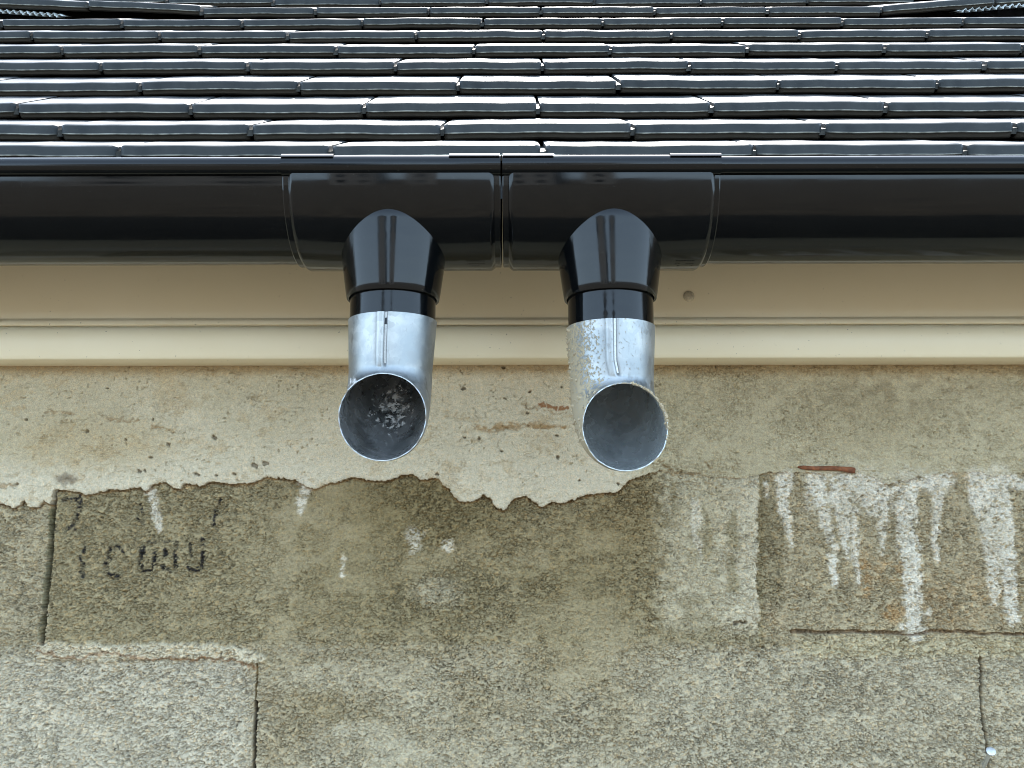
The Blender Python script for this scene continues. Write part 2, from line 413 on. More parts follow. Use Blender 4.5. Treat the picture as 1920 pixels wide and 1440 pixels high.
    for pts, a, b in (([(282, 920), (290, 950), (296, 990)], 17, 12), ([(574, 905), (566, 935), (562, 960)], 26, 12), ([(644, 1040), (642, 1082)], 5, 7),
        ([(1474, 893), (1466, 935), (1478, 985), (1484, 1020)], 34, 8), ([(1434, 905), (1436, 930)], 7, 6),
        ([(1528, 893), (1545, 960), (1562, 1030), (1566, 1095)], 30, 10), ([(1575, 900), (1585, 1000), (1590, 1045)], 52, 10), ([(1604, 960), (1606, 1040), (1608, 1092)], 16, 10),
        ([(1625, 905), (1640, 950)], 60, 40), ([(1655, 930), (1656, 1000), (1653, 1032)], 26, 12),
        ([(1700, 895), (1702, 1000), (1712, 1100), (1716, 1188)], 42, 34), ([(1732, 1150), (1742, 1152)], 12, 10), ([(1690, 1175), (1740, 1185)], 16, 10),
        ([(1700, 905), (1775, 902)], 40, 22), ([(1757, 930), (1756, 990), (1752, 1012)], 22, 15), ([(1752, 1010), (1758, 1048)], 14, 9),
        ([(1830, 895), (1848, 960), (1860, 1040), (1866, 1130)], 44, 18), ([(1868, 895), (1880, 980), (1894, 1080), (1900, 1162)], 54, 22), ([(1900, 900), (1925, 912)], 30, 20), ([(1960, 900), (1965, 1050)], 30, 10)):
        lime = np.maximum(lime, cap(pts, a, b, 9))
    lime = np.maximum(lime, boxm(1508, 1690, 880, 950, 8, 40) * .9)
    lime = np.maximum(lime, boxm(1690, 1790, 880, 918, 8, 14) * .9)
    lime *= sstep(.34, .50, nz(6, 3.4, 31, 2) + .10 * (lime > .95)) * .75 + .25 * sstep(.25, .45, nz(3, 2.2, 33, 2))
    for cx, cy, rx, ry in ((778, 1003, 17, 13), (777, 1026, 12, 13), (838, 1027, 14, 10), (842, 1020, 8, 7)):
        lime = np.maximum(lime, .75 * ell(cx, cy, rx, ry, .5) * sstep(.3, .5, nz(4, 3, 34, 2)))
    lay(C(212, 211, 202), lime * (1 - band * .6) * (.72 + .28 * sstep(.3, .6, med)))
    lay(C(206, 178, 132), ell(350, 914, 8, 7, .2) * .0)
    lay(C(222, 206, 168), ell(351, 915, 6, 6, .25))
    # splashed crumbs on the bed joint
    bedl = cap([(78, 1218), (150, 1226), (250, 1222), (360, 1220), (440, 1226), (490, 1236)], 34, 22, 8)
    lay(C(206, 200, 180), bedl * .9)
    bedc = cap([(500, 1240), (700, 1225), (1100, 1222), (1300, 1212), (1460, 1206)], 16, 12, 14)
    lay(C(150, 142, 116), bedc * .4)
    # faded black stencilled figures
    st = np.zeros_like(u)
    for pts, a in (([(118, 938), (148, 936)], 8), ([(150, 930), (146, 955), (139, 974), (134, 990)], 10), ([(128, 990), (140, 991)], 7), ([(100, 985), (104, 994)], 6), ([(262, 945), (266, 960)], 5), ([(256, 972), (268, 984)], 5),
        ([(413, 936), (410, 946)], 6), ([(405, 958), (399, 984)], 7),
        ([(157, 1028), (156, 1036)], 6), ([(150, 1042), (151, 1052)], 6), ([(156, 1058), (152, 1066)], 7), ([(152, 1074), (154, 1083)], 8),
        ([(203, 1050), (203, 1036), (207, 1028), (218, 1026), (228, 1028), (231, 1038)], 6), ([(198, 1054), (197, 1066), (204, 1077), (222, 1080)], 8),
        ([(276, 1016), (290, 1016)], 5), ([(268, 1028), (263, 1052), (265, 1066)], 9), ([(268, 1070), (284, 1069)], 6), ([(290, 1036), (287, 1062)], 7),
        ([(309, 1016), (328, 1014)], 5), ([(309, 1030), (310, 1044)], 7), ([(329, 1018), (328, 1040), (328, 1064)], 8), ([(304, 1062), (318, 1070)], 8),
        ([(356, 1016), (355, 1028), (358, 1042)], 5), ([(379, 1012), (380, 1020)], 8), ([(380, 1036), (379, 1052), (376, 1066)], 8), ([(352, 1060), (356, 1068), (376, 1068)], 8)):
        st = np.maximum(st, cap(pts, a + 1, a, 5, U + 5 * wf1, V + 5 * wf2))
    st *= (.25 + .75 * sstep(.34, .44, nz(3.0, 2.4, 141, 2))) * (.55 + .45 * sstep(.35, .55, nz(14, 10, 142, 2)))
    lay(C(30, 30, 36), st * .95)

    # ---- relief, in metres towards the viewer
    wx = X + mm(1.6) * (nz(4, 4, 81, 2) - .5) * 2; wy = H + mm(1.2) * (nz(4, 4, 82, 2) - .5) * 2
    g1, v1 = cells(wx, wy, mm(4.8), mm(3.4), 83); g2, v2 = cells(wx, wy, mm(2.9), mm(2.2), 84)
    g3, v3 = cells(wx, wy, mm(10), mm(6.5), 89); gate3 = sstep(.58, .66, nz(26, 15, 90, 2)); rvar = .78 + .5 * sstep(.35, .65, nz(70, 45, 91, 3))
    gate1 = sstep(.40, .62, nz(7, 4.2, 85, 2)); gate2 = sstep(.42, .66, nz(5, 3, 86, 2))
    crev = np.maximum((1 - sstep(.03, .30, g1)) * gate1 * 1.5, (1 - sstep(.04, .34, g2)) * gate2 * 1.0)
    crev = np.maximum(crev, sstep(.80, .86, v1) * sstep(.5, .6, nz(12, 8, 87, 2)) * sstep(0, .3, g1) * 1.3)     # lost grains
    crev = np.maximum(crev * rvar, (1 - sstep(.02, .16, g3)) * gate3 * 1.6)
    lost = sstep(.84, .88, v1) * sstep(.5, .6, nz(12, 8, 87, 2)) * sstep(.05, .3, g1)
    pit = sstep(.72, .84, nz(3.2, 2.4, 60)) * sstep(.5, .6, nz(20, 14, 61, 2)) * 2.2
    grain = (nz(2.6, 2.2, 62, 2) - .5) * 1.0
    smooth_m = np.clip(boxm(480, 1250, 890, 1700, 60, 40) * sstep(.44, .66, med * .6 + big * .4) * .6 + lime * .45 + smear * .4 + ell(640, 1010, 110, 130, .7) * .6, 0, .9)
    rough = (1 - smooth_m)
    zblk = -(crev * 2.8 + pit * 1.3) * (.18 + .82 * rough) + ((v1 - .5) * .9 + (v2 - .5) * .5) * rough + grain * (.6 + .3 * rough) + (nz(60, 40, 63, 3) - .5) * 3.0 + (sml - .5) * 1.6
    zblk += lime * .5 + smear * .9 * (1 - band)
    zblk += bedl * (4.5 + 5 * (sml - .5)) + cap([(495, 1240), (900, 1222), (1460, 1204)], 30, 20, 18) * 1.2 * (sml)
    zblk += sstep(.60, .75, nz(9, 6, 64, 2)) * 2.2 * boxm(1480, 2100, 1198, 1226, 10, 8)
    cr_edge = boxm(1215, 2100, 888, 940, 20, 14) * sstep(.55, .72, nz(8, 6, 65, 2)) * 2.6
    zblk += cr_edge
    # smooth cast band
    pinh = sstep(.86, .93, nz(3.4, 3.0, 66)) * sstep(.5, .62, nz(30, 24, 67, 2)) * 2.2
    strat = nz(40, 4.5, 68, 3)
    crk = (1 - sstep(.006, .02, np.abs(nz(34, 9, 69, 3) - .5))) * sstep(.52, .60, nz(50, 26, 70, 2)) * 1.3
    zb = 5.5 * left + 1.6 * (1 - left) + (strat - .5) * 1.2 + (med - .5) * 1.4 - pinh * 1.5 - crk * 1.4 + grain * .5 - left * crev * 1.0 * sstep(.5, .6, sml * .4 + med * .6)
    zb += (1 - left) * (grain * .9 - 1.7 * crev * sstep(.35, .5, med * .6 + sml * .4) + (sml - .5) * 1.8 + (v2 - .5) * .5)
    zb -= sstep(.56, .70, sml * .5 + med * .5) * left * .9
    for (x_, y_, r_) in ((265, 885, 4), (275, 883, 3), (870, 730, 4), (994, 735, 3), (948, 748, 2.5), (1052, 728, 3), (871, 821, 3), (898, 822, 3), (1044, 817, 3), (1046, 856, 3), (405, 820, 5), (317, 834, 3.5), (286, 858, 4), (240, 826, 3), (166, 810, 4.5), (54, 788, 3), (35, 908, 4), (290, 787, 2.5), (368, 889, 3), (374, 890, 3), (408, 892, 3), (440, 889, 3), (480, 873, 6), (820, 888, 3), (500, 870, 6), (1158, 908, 3), (1085, 900, 2.5), (990, 775, 3), (945, 690, 3), (940, 846, 3), (205, 730, 3)):
        m_ = cap([(x_ - r_ * .3, y_), (x_ + r_ * .3, y_ + r_ * .2)], r_ * 1.5, r_ * 1.1, 1.5, U + 6 * wf1, V + 6 * wf2); zb -= m_ * 5; lay(C(84, 74, 58), m_ * .6)
    for pts, a, dep in (([(85, 777), (140, 776)], 5, 2), ([(190, 778), (222, 786), (258, 788)], 5, 2), ([(290, 803), (332, 812)], 5, 2), ([(985, 753), (986, 765), (1008, 767)], 3, 2.5), ([(1018, 770), (1045, 775), (1060, 774)], 4, 1.5), ([(890, 800), (925, 808), (990, 800)], 8, 1.6), ([(1000, 803), (1070, 805)], 5, 1.2), ([(0, 909), (30, 910)], 6, 3), ([(1320, 868), (1330, 878)], 6, 2), ([(1235, 865), (1262, 885), (1310, 888)], 6, 3)):
        zb -= cap(pts, a, a, 3) * dep
        lay(C(140, 114, 74), cap(pts, a, a * .8, 4) * .55 * sstep(.3, .5, nz(5, 3, 88, 2)))
    d_edge = ev - V
    zb -= (1 - sstep(0, 5, d_edge)) * 1.2 * left            # rounded arris
    # brown line below the arris: shadow of the band's edge painted in
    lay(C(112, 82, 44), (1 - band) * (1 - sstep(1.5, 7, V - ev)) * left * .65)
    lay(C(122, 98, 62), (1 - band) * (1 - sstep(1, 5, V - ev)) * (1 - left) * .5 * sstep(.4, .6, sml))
    relief = np.where(band > .5, zb, zblk)
    # open joints between blocks
    def joint(pts, wpx, dep, colr=(14, 15, 12)):  # near-black default paints the gap's shade along with its moss
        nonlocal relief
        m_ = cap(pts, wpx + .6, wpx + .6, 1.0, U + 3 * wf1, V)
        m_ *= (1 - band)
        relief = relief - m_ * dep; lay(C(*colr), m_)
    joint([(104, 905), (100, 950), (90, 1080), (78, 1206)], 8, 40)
    lay(C(74, 84, 58), cap([(94, 960), (82, 1120), (74, 1200)], 6, 6, 3) * .45 * (1 - band))
    joint([(482, 1245), (479, 1310)], 3, 2, (110, 98, 70)); joint([(479, 1316), (473, 1500)], 5.5, 30)
    joint([(1838, 1232), (1842, 1262)], 4, 3, (100, 80, 55)); joint([(1840, 1236), (1842, 1330), (1852, 1400), (1860, 1500)], 5, 26)
    joint([(-205, 1245), (-220, 1500)], 5, 9); joint([(2140, 905), (2150, 1200)], 5, 9)
    cr = [(1486, 1184), (1540, 1186), (1610, 1184), (1680, 1187), (1720, 1191), (1745, 1184), (1800, 1184), (1840, 1188), (1880, 1190), (1930, 1190), (2100, 1192)]
    m_ = cap(cr, 7, 5, 3, U, V + 3 * wf2); relief = relief - m_ * 7 * sstep(.2, .4, nz(30, 4, 71, 2)); lay(C(92, 62, 40), m_ * .6 * sstep(.2, .4, nz(30, 4, 71, 2)))
    m_ = cap([(1378, 1168), (1400, 1167)], 6, 5, 3); relief = relief - m_ * 6; lay(C(60, 42, 28), m_ * .6)
    m_ = cap([(70, 1216), (98, 1222), (108, 1232), (150, 1235), (175, 1228), (200, 1220), (240, 1232), (300, 1234), (420, 1236), (450, 1244), (478, 1250)], 6, 5, 4)
    lay(C(140, 100, 58), m_ * .6)
    for pts, sd in (([(620, 1010), (760, 1060), (1000, 1070)], 1), ([(740, 1225), (800, 1190), (940, 1200), (960, 1230)], 2), ([(900, 1075), (1010, 1100), (1120, 1095)], 3), ([(1030, 1115), (1100, 1125), (1170, 1120)], 4)):
        m_ = cap(pts, 10, 6, 10); relief = relief - m_ * 1.3 * sstep(.3, .6, sml)
    relief = relief * 0.001
    # every grain of the aggregate has its own tone: mostly grey, some dark, some tan
    gr = (1 - band * .8) * (1 - .45 * smooth_m)
    tone = 1 + gr * ((v1 - .5) * .14 + (v2 - .5) * .24)
    tan_ = (sstep(.84, .90, v2) * gr * .38)[..., None]
    drk = np.maximum(sstep(.93, .96, 1 - v2) * gr * .38, lost * gr * .45)  # pits of lost grains darkened too, their shade put into the colour
    col = col * (tone * (1 - drk))[..., None] * (1 - tan_ + tan_ * np.array((1.15, .93, .68)))
    col *= (1 + .16 * (sml - .5) + .14 * (med - .5))[..., None]
    col = np.clip(col * KALB, 0.01, 0.9)

    ny, nx = X.shape
    co = np.stack([X, DW - relief, H + EH], -1).reshape(-1, 3)
    colr = np.concatenate([col, np.ones(col.shape[:2] + (1,))], -1).reshape(-1, 4)
    idx = np.arange(ny * nx).reshape(ny, nx)
    q = np.stack([idx[:-1, :-1], idx[:-1, 1:], idx[1:, 1:], idx[1:, :-1]], -1).reshape(-1, 4)
    isb = ((band[:-1, :-1] + band[:-1, 1:] + band[1:, 1:] + band[1:, :-1]) > 2).reshape(-1)
    root = empty('concrete_block_wall', (0, DW, 0))
    tag(root, 'unrendered grey concrete block wall with a pale cast band and white lime runs', 'wall')
    for nm, sel, lab in (('block_courses', ~isb, 'rough grey blocks with stencilled figures and open joints'), ('cast_band', isb, 'smoother pale concrete band with a ragged lower edge')):
        qq = q[sel]; used, inv = np.unique(qq, return_inverse=True)
        me = bpy.data.meshes.new(nm)
        me.vertices.add(len(used)); me.vertices.foreach_set('co', co[used].ravel().astype(np.float32))
        me.loops.add(qq.size); me.loops.foreach_set('vertex_index', inv.ravel().astype(np.int32))
        me.polygons.add(len(qq)); me.polygons.foreach_set('loop_start', np.arange(0, qq.size, 4, dtype=np.int32))
        me.update(calc_edges=True)
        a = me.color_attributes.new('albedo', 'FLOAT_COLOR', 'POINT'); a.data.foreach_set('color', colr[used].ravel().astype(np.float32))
        tag(link(nm, me, M_WALL, root), lab)
    # the rest of the wall: sides, below, and its thickness
    bm = bmesh.new()
    x0, x1, z0, z1 = float(xs[0]), float(xs[-1]), EH + float(hsz[0]), EH + float(hsz[-1])
    def slab(a, b, c0, c1, y=DW):
        vs = [bm.verts.new(p) for p in ((a, y, c0), (b, y, c0), (b, y, c1), (a, y, c1), (a, y + .2, c0), (b, y + .2, c0), (b, y + .2, c1), (a, y + .2, c1))]
        for f in ((0, 1, 2, 3), (5, 4, 7, 6), (4, 0, 3, 7), (1, 5, 6, 2), (3, 2, 6, 7), (4, 5, 1, 0)): bm.faces.new([vs[i] for i in f])
    slab(-5, x0, -.1, z1 + .05); slab(x1, 5, -.1, z1 + .05); slab(x0, x1, -.1, z0)
    me = bpy.data.meshes.new('outer_blocks'); bm.to_mesh(me); bm.free()
    a = me.color_attributes.new('albedo', 'FLOAT_COLOR', 'POINT')
    a.data.foreach_set('color', list((*(float(k_ * v_) for k_, v_ in zip(KALB, s2l((172, 166, 145)))), 1)) * len(me.vertices))
    link('outer_blocks', me, M_WALL, root, False)
build_wall()

# ------------------------------------------------------------------ cream fascia board
fb = empty('fascia_board', (0, 1.31, EH + .25))
tag(fb, 'cream fascia board with a rounded lower moulding running under the black gutter', 'fascia')
top = [(1.315, .56), (1.315, .3195), (1.3135, .3180), (1.3085, .3150), (1.3070, .3125), (1.3070, .3085), (1.3085, .3070), (1.335, .3070), (1.335, .56)]
low = [(1.3325, .3066), (1.3110, .3066), (1.3100, .3055), (1.3065, .3050), (1.3030, .3030), (1.3000, .2995), (1.2980, .2945), (1.2970, .2880), (1.2972, .2790), (1.2985, .2700), (1.3005, .2630), (1.3020, .2585), (1.3040, .2570), (1.345, .2570), (1.345, .3066)]
FS = .018
top = [((d - FS if d < 1.33 else d), h * (1 - FS / 1.31)) for d, h in top]; low = [((d - FS if d < 1.33 else d), h * (1 - FS / 1.31)) for d, h in low]
m = extrude_x(top, [-5, -2, -1, 0, 1, 2, 5]); sharp(m, 40); link('face_board', m, M_FASCIA, fb)
m = extrude_x(low, [-5, -2, -1, 0, 1, 2, 5]); sharp(m, 40); link('lower_moulding', m, M_FASCIA, fb)
def screw():
    x, h = at(1292, 555, 1.313 - FS)
    bm = bmesh.new(); n = 24
    prof = [(0.0, .0042), (.0020, .0042), (.0045, .0038), (.0065, .0028), (.0078, .0012), (.0080, 0.0), (.0080, -.002)]
    prev = None
    for r, z in prof:
        ring = [bm.verts.new((x + max(r, 1e-4) * math.cos(2 * math.pi * k / n), 1.315 - FS - z, EH + h + max(r, 1e-4) * math.sin(2 * math.pi * k / n))) for k in range(n)]
        if prev:
            for k in range(n): bm.faces.new((prev[k], prev[(k + 1) % n], ring[(k + 1) % n], ring[k]))
        else: bm.faces.new(ring)
        prev = ring
    bm.faces.new(prev[::-1])
    for a in (R(30), R(120)):   # cross recess as two dark sunk bars standing slightly proud of the dome's dip
        mt = Matrix.Translation((x, 1.315 - FS - .0040, EH + h)) @ Matrix.Rotation(a, 4, 'Y') @ Matrix.Diagonal((.0062, .0010, .0012, 1))
        bmesh.ops.create_cube(bm, size=1, matrix=mt)
    bmesh.ops.recalc_face_normals(bm, faces=bm.faces)
    me = bpy.data.meshes.new('m'); bm.to_mesh(me); bm.free(); sharp(me, 30)
    link('screw', me, mat_plain('cream_screw_paint', (0.55, 0.48, 0.34), .45, 0, .25, 300), fb)
screw()

# ------------------------------------------------------------------ gutter
GC, GH, GR = 1.07, .4125, .085
def gprof(r, lip_r=.0105, lip_c=(.9850, .4112), t=.0025, dx=0.0, chin=0.0):
    """half-round gutter section with a rolled front lip, outside then back along the inside"""
    out = []
    a0, a1 = R(176), R(372)      # angle measured from +d through down
    n = 44
    cx, cy = lip_c
    # rolled lip (open circle) starting at its back top
    for k in range(15):
        a = R(80) + R(235) * k / 14
        out.append((cx + lip_r * math.cos(a), cy + lip_r * math.sin(a)))
    for k in range(n + 1):
        a = R(184) + R(176) * k / n
        out.append((GC + dx + r * math.cos(a), GH + chin + r * math.sin(a)))
    out.append((GC + r, GH + .035)); out.append((GC + r - t, GH + .035))
    for k in range(n + 1):
        a = R(360) - R(176) * k / n
        out.append((GC + dx + (r - t) * math.cos(a), GH + chin + (r - t) * math.sin(a)))
    out.append((cx + lip_r * .75 * math.cos(R(20)), cy + lip_r * .6 * math.sin(R(20))))
    return out
gut = empty('rain_gutter', (0, GC, EH + GH))
tag(gut, 'glossy black half round gutter with two outlets side by side under the tile edge', 'gutter')
def gx(px, d=.985, y=330): return at(px, y, d)[0]
m = extrude_x(gprof(GR), [-5, -2, -1, -.5, gx(541)]); sharp(m, 50); link('gutter_channel', m, M_PVC, gut)
m = extrude_x(gprof(GR), [gx(1340), .5, 1, 2, 5]); sharp(m, 50); link('gutter_channel', m, M_PVC, gut)
def outlet(x0, x1, b0, b1, cx, tabs):
    o = empty('gutter_outlet', (cx, GC, EH + GH)); o.parent = gut; o.matrix_parent_inverse = Matrix.Translation(gut.location).inverted()
    X = [gx(x0), gx(x0) + .0012, gx(b0) - .001, gx(b0) + .002, gx(b0) + .0045, gx(b1) - .0045, gx(b1) - .002, gx(b1) + .001, gx(x1) - .0012, gx(x1)]
    rr = [.0876, .0884, .0884, .0912, .0924, .0924, .0912, .0884, .0884, .0876]
    m = extrude_x(None, X, lambda i: gprof(rr[i], .0122, (.9850, .4112)))
    sharp(m, 28); link('outlet_sleeve', m, M_PVC, o)
    for ta, tb in tabs:           # clip tabs along the top of the lip
        pp = []
        for k in range(9):
            a = R(150) - R(110) * k / 8; pp.append((.9850 + .0139 * math.cos(a), .4112 + .0139 * math.sin(a)))
        for k in range(9):
            a = R(40) + R(110) * k / 8; pp.append((.9850 + .0124 * math.cos(a), .4112 + .0124 * math.sin(a)))
        m = extrude_x(pp, [gx(ta, .985, 293), gx(tb, .985, 293)]); sharp(m, 40); link('clip_tab', m, M_PVC, o)
    PC = 1.05                     # pipe axis
    cone = [(.0526, .2756), (.0530, .2762), (.0545, .2850), (.0560, .2960), (.0576, .3080), (.0592, .3200), (.0607, .3310), (.0622, .3420), (.0640, .3560), (.0655, .3700), (.0640, .3720), (.058, .33), (.0506, .2950), (.0503, .2756)]
    fdep = [.0526, .0530, .0536, .0543, .0551, .0559, .0566, .0573, .0582, .0592, .0575, .056, .0506, .0503]
    m = lathe(cx, PC, cone, 128, fdep); sharp(m, 45); link('outlet_cone', m, M_PVC, o)
    m = lathe(cx, PC, [(.0489, .300), (.0489, .236), (.0470, .236), (.0470, .300)], 128); sharp(m, 45); link('outlet_spigot', m, M_PVC, o)
    # moulded mark under the sleeve
    return o
o1 = outlet(530, 938.5, 543, 925, at(737.5, 545, 1.05)[0], ((531, 628), (843, 937)))
o2 = outlet(942, 1350, 955, 1338, at(1144, 545, 1.05)[0], ((943, 1037), (1254, 1349)))
for oo, px in ((o1, 890), (o2, 1292)):      # tiny raised moulding marks below the sleeve
    bm = bmesh.new(); rnd = random.Random(px)
    for k in range(7):
        x, h = at(px - 16 + k * 5.3, 508, 1.03)
        for j in range(rnd.randint(1, 3)):
            hh = GH - .0918; a = R(258 + 4 * j)
            mt = Matrix.Translation((x, GC + .0925 * math.cos(a), EH + GH + .0925 * math.sin(a))) @ Matrix.Rotation(a + R(90), 4, 'X') @ Matrix.Diagonal((rnd.uniform(.001, .0022), .0016, .0006, 1))
            bmesh.ops.create_cube(bm, size=1, matrix=mt)
    me = bpy.data.meshes.new('m'); bm.to_mesh(me); bm.free()
    link('moulded_mark', me, M_PVC, oo, False)

# ------------------------------------------------------------------ galvanised elbows
def elbow(cx, htop, hmouth_c, yaw, mat, label, splash, seed, r=.0504, rm=.0472, axis_d=1.05, Rb=.058, bend=90, lean=0.0):
    Rb_ = Rb; hb = hmouth_c + Rb_ * math.sin(R(bend))
    path = []                                     # (forward, h, angle of direction from down)
    n1 = 46
    for k in range(n1): path.append((0, htop + (hb - htop) * k / n1, 0, k / n1))
    nb = 40
    for k in range(nb + 1):
        a = R(bend) * k / nb; path.append((Rb_ * (1 - math.cos(a)), hb - Rb_ * math.sin(a), a, 1 + k / nb))
    na = 160; rnd = random.Random(seed); ph = [rnd.uniform(0, 6.28) for _ in range(6)]
    verts = []; cols = []
    def ring(p, inner):
        fw, h, a, s = p
        for k in range(na):
            th = 2 * math.pi * k / na             # 0 = front (towards the viewer)
            frac = min(1, max(0, s / 2))
            rr = r + (rm - r) * min(1, max(0, s))
            if inner: rr -= .0011
            wob = 1 + .006 * math.sin(2 * th + ph[0]) * frac + .004 * math.sin(3 * th + ph[1] + s)
            # lock seam down the front of the straight part
            seam = 0; groove = 0
            x_ = th if th < math.pi else th - 2 * math.pi
            off = -.05
            if abs(x_ - (off - .075)) < .075: seam = .0009
            if abs(x_ - (off + .02)) < .034: groove = 1
            if abs(x_ - (off - .17)) < .018: groove = .45
            k_ = max(0, min(1, (1.15 - s) / .2)); groove *= k_; seam *= k_
            rr = rr * wob + (seam if not inner else 0) - (.0012 * groove if not inner else 0)
            # local frame: e1 = perpendicular in the bend plane pointing to the bend centre (front), e2 = x
            e1 = (math.cos(a), math.sin(a))       # (forward, up)
            f = fw + rr * math.cos(th) * e1[0]; hh = h + rr * math.cos(th) * e1[1]; xx = rr * math.sin(th)
            if s > 1.0:
                # keep the inside of the bend from folding over
                f = max(f, Rb_ * (1 - math.cos(a)) * .0 - 1)
            if s > 1.9: f += .0006 * math.sin(th * 9 + ph[2]) + .0005 * math.sin(th * 23 + ph[3]) + .0008 * math.sin(th * 3 + ph[4])
            # the whole bend is turned by yaw about the vertical axis
            yw = R(yaw) * min(1, max(0, (s - .75) / .5))
            X_ = xx * math.cos(yw) + f * math.sin(yw); D_ = -f * math.cos(yw) + xx * math.sin(yw)
            verts.append((cx + X_ + lean * s, axis_d + D_, EH + hh))
            sp = 0
            if splash:
                sp = .62 * max(0, -math.sin(th + .15)) ** 1.2 * (1 if s > .05 else .7) + .28 + (.35 if s > 1.93 and -.2 < math.sin(th) < 1 and math.cos(th) > -.3 else 0)
                if inner: sp = .1 + (.62 if s > 1.9 and math.cos(th) > 0 and math.sin(th) > -.5 else 0)
            else:
                q1 = math.exp(-((s - 1.55) / .42) ** 2) * math.exp(-((x_ + 1.0) / .55) ** 2)
                sp = .66 * q1
                if inner: sp = .60 * math.exp(-((s - 1.25) / .28) ** 2) * math.exp(-((abs(x_) - math.pi) / .75) ** 2)
            cols.append((sp, groove if not inner else 0, 1.0 if inner else 0.0, 1))
    rings = [(p, False) for p in path] + [(p, True) for p in path[::-1]]
    for p, i in rings: ring(p, i)
    nr = len(rings); faces = []
    for i in range(nr):
        j = (i + 1) % nr
        for k in range(na):
            k2 = (k + 1) % na
            faces.append((i * na + k, i * na + k2, j * na + k2, j * na + k))
    me = bpy.data.meshes.new('m'); me.from_pydata(verts, [], faces); me.update()
    bm = bmesh.new(); bm.from_mesh(me); bmesh.ops.recalc_face_normals(bm, faces=bm.faces); bm.to_mesh(me); bm.free()
    a_ = me.color_attributes.new('albedo', 'FLOAT_COLOR', 'POINT')
    a_.data.foreach_set('color', [c for q in cols for c in q])
    sharp(me, 60)
    o = link('downpipe_elbow', me, mat)
    tag(o, label, 'pipe', 'galvanised elbows below the gutter outlets')
    # crumbs of dried cement stuck to the outside
    bm = bmesh.new(); nout = len(path)
    for _ in range(230 if splash else 26):
        if splash and rnd.random() < .75: k = int(na * (rnd.gauss(.76, .055) % 1)); i = int(rnd.uniform(2, nout - 1))
        elif splash: k = int(na * (rnd.uniform(.03, .30))); i = nout - 1 - int(abs(rnd.gauss(0, 1.2)))
        else: k = int(na * (rnd.gauss(.84, .05) % 1)); i = int(min(nout - 1, nout - 1 - abs(rnd.gauss(4, 5))))
        p = Vector(verts[i * na + k % na]); sz = rnd.uniform(.0007, .0021) if splash else rnd.uniform(.0005, .0012)
        mt = Matrix.Translation(p) @ Matrix.Rotation(rnd.uniform(0, 3), 4, 'X') @ Matrix.Rotation(rnd.uniform(0, 3), 4, 'Z') @ Matrix.Diagonal((sz * rnd.uniform(.7, 1.9), sz * .7, sz, 1))
        bmesh.ops.create_icosphere(bm, subdivisions=1, radius=1, matrix=mt)
    for v in bm.verts: v.co += Vector((rnd.uniform(-1, 1), rnd.uniform(-1, 1), rnd.uniform(-1, 1))) * .0002
    me = bpy.data.meshes.new('m'); bm.to_mesh(me); bm.free()
    tag(link('cement_crumbs', me, M_CRUMB, o, False), kind='stuff')
    return o
x1 = at(737.5, 545, 1.05)[0]; x2 = at(1144, 545, 1.05)[0]
elbow(x1, .2500, .1330, 1, M_GALV1, 'galvanised pipe elbow with flaking grime inside its mouth and a clean outside', False, 3, lean=-.0012)
elbow(x2, .2420, .1215, 7, M_GALV2, 'galvanised pipe elbow crusted with beige cement splashes on its outside', True, 8)

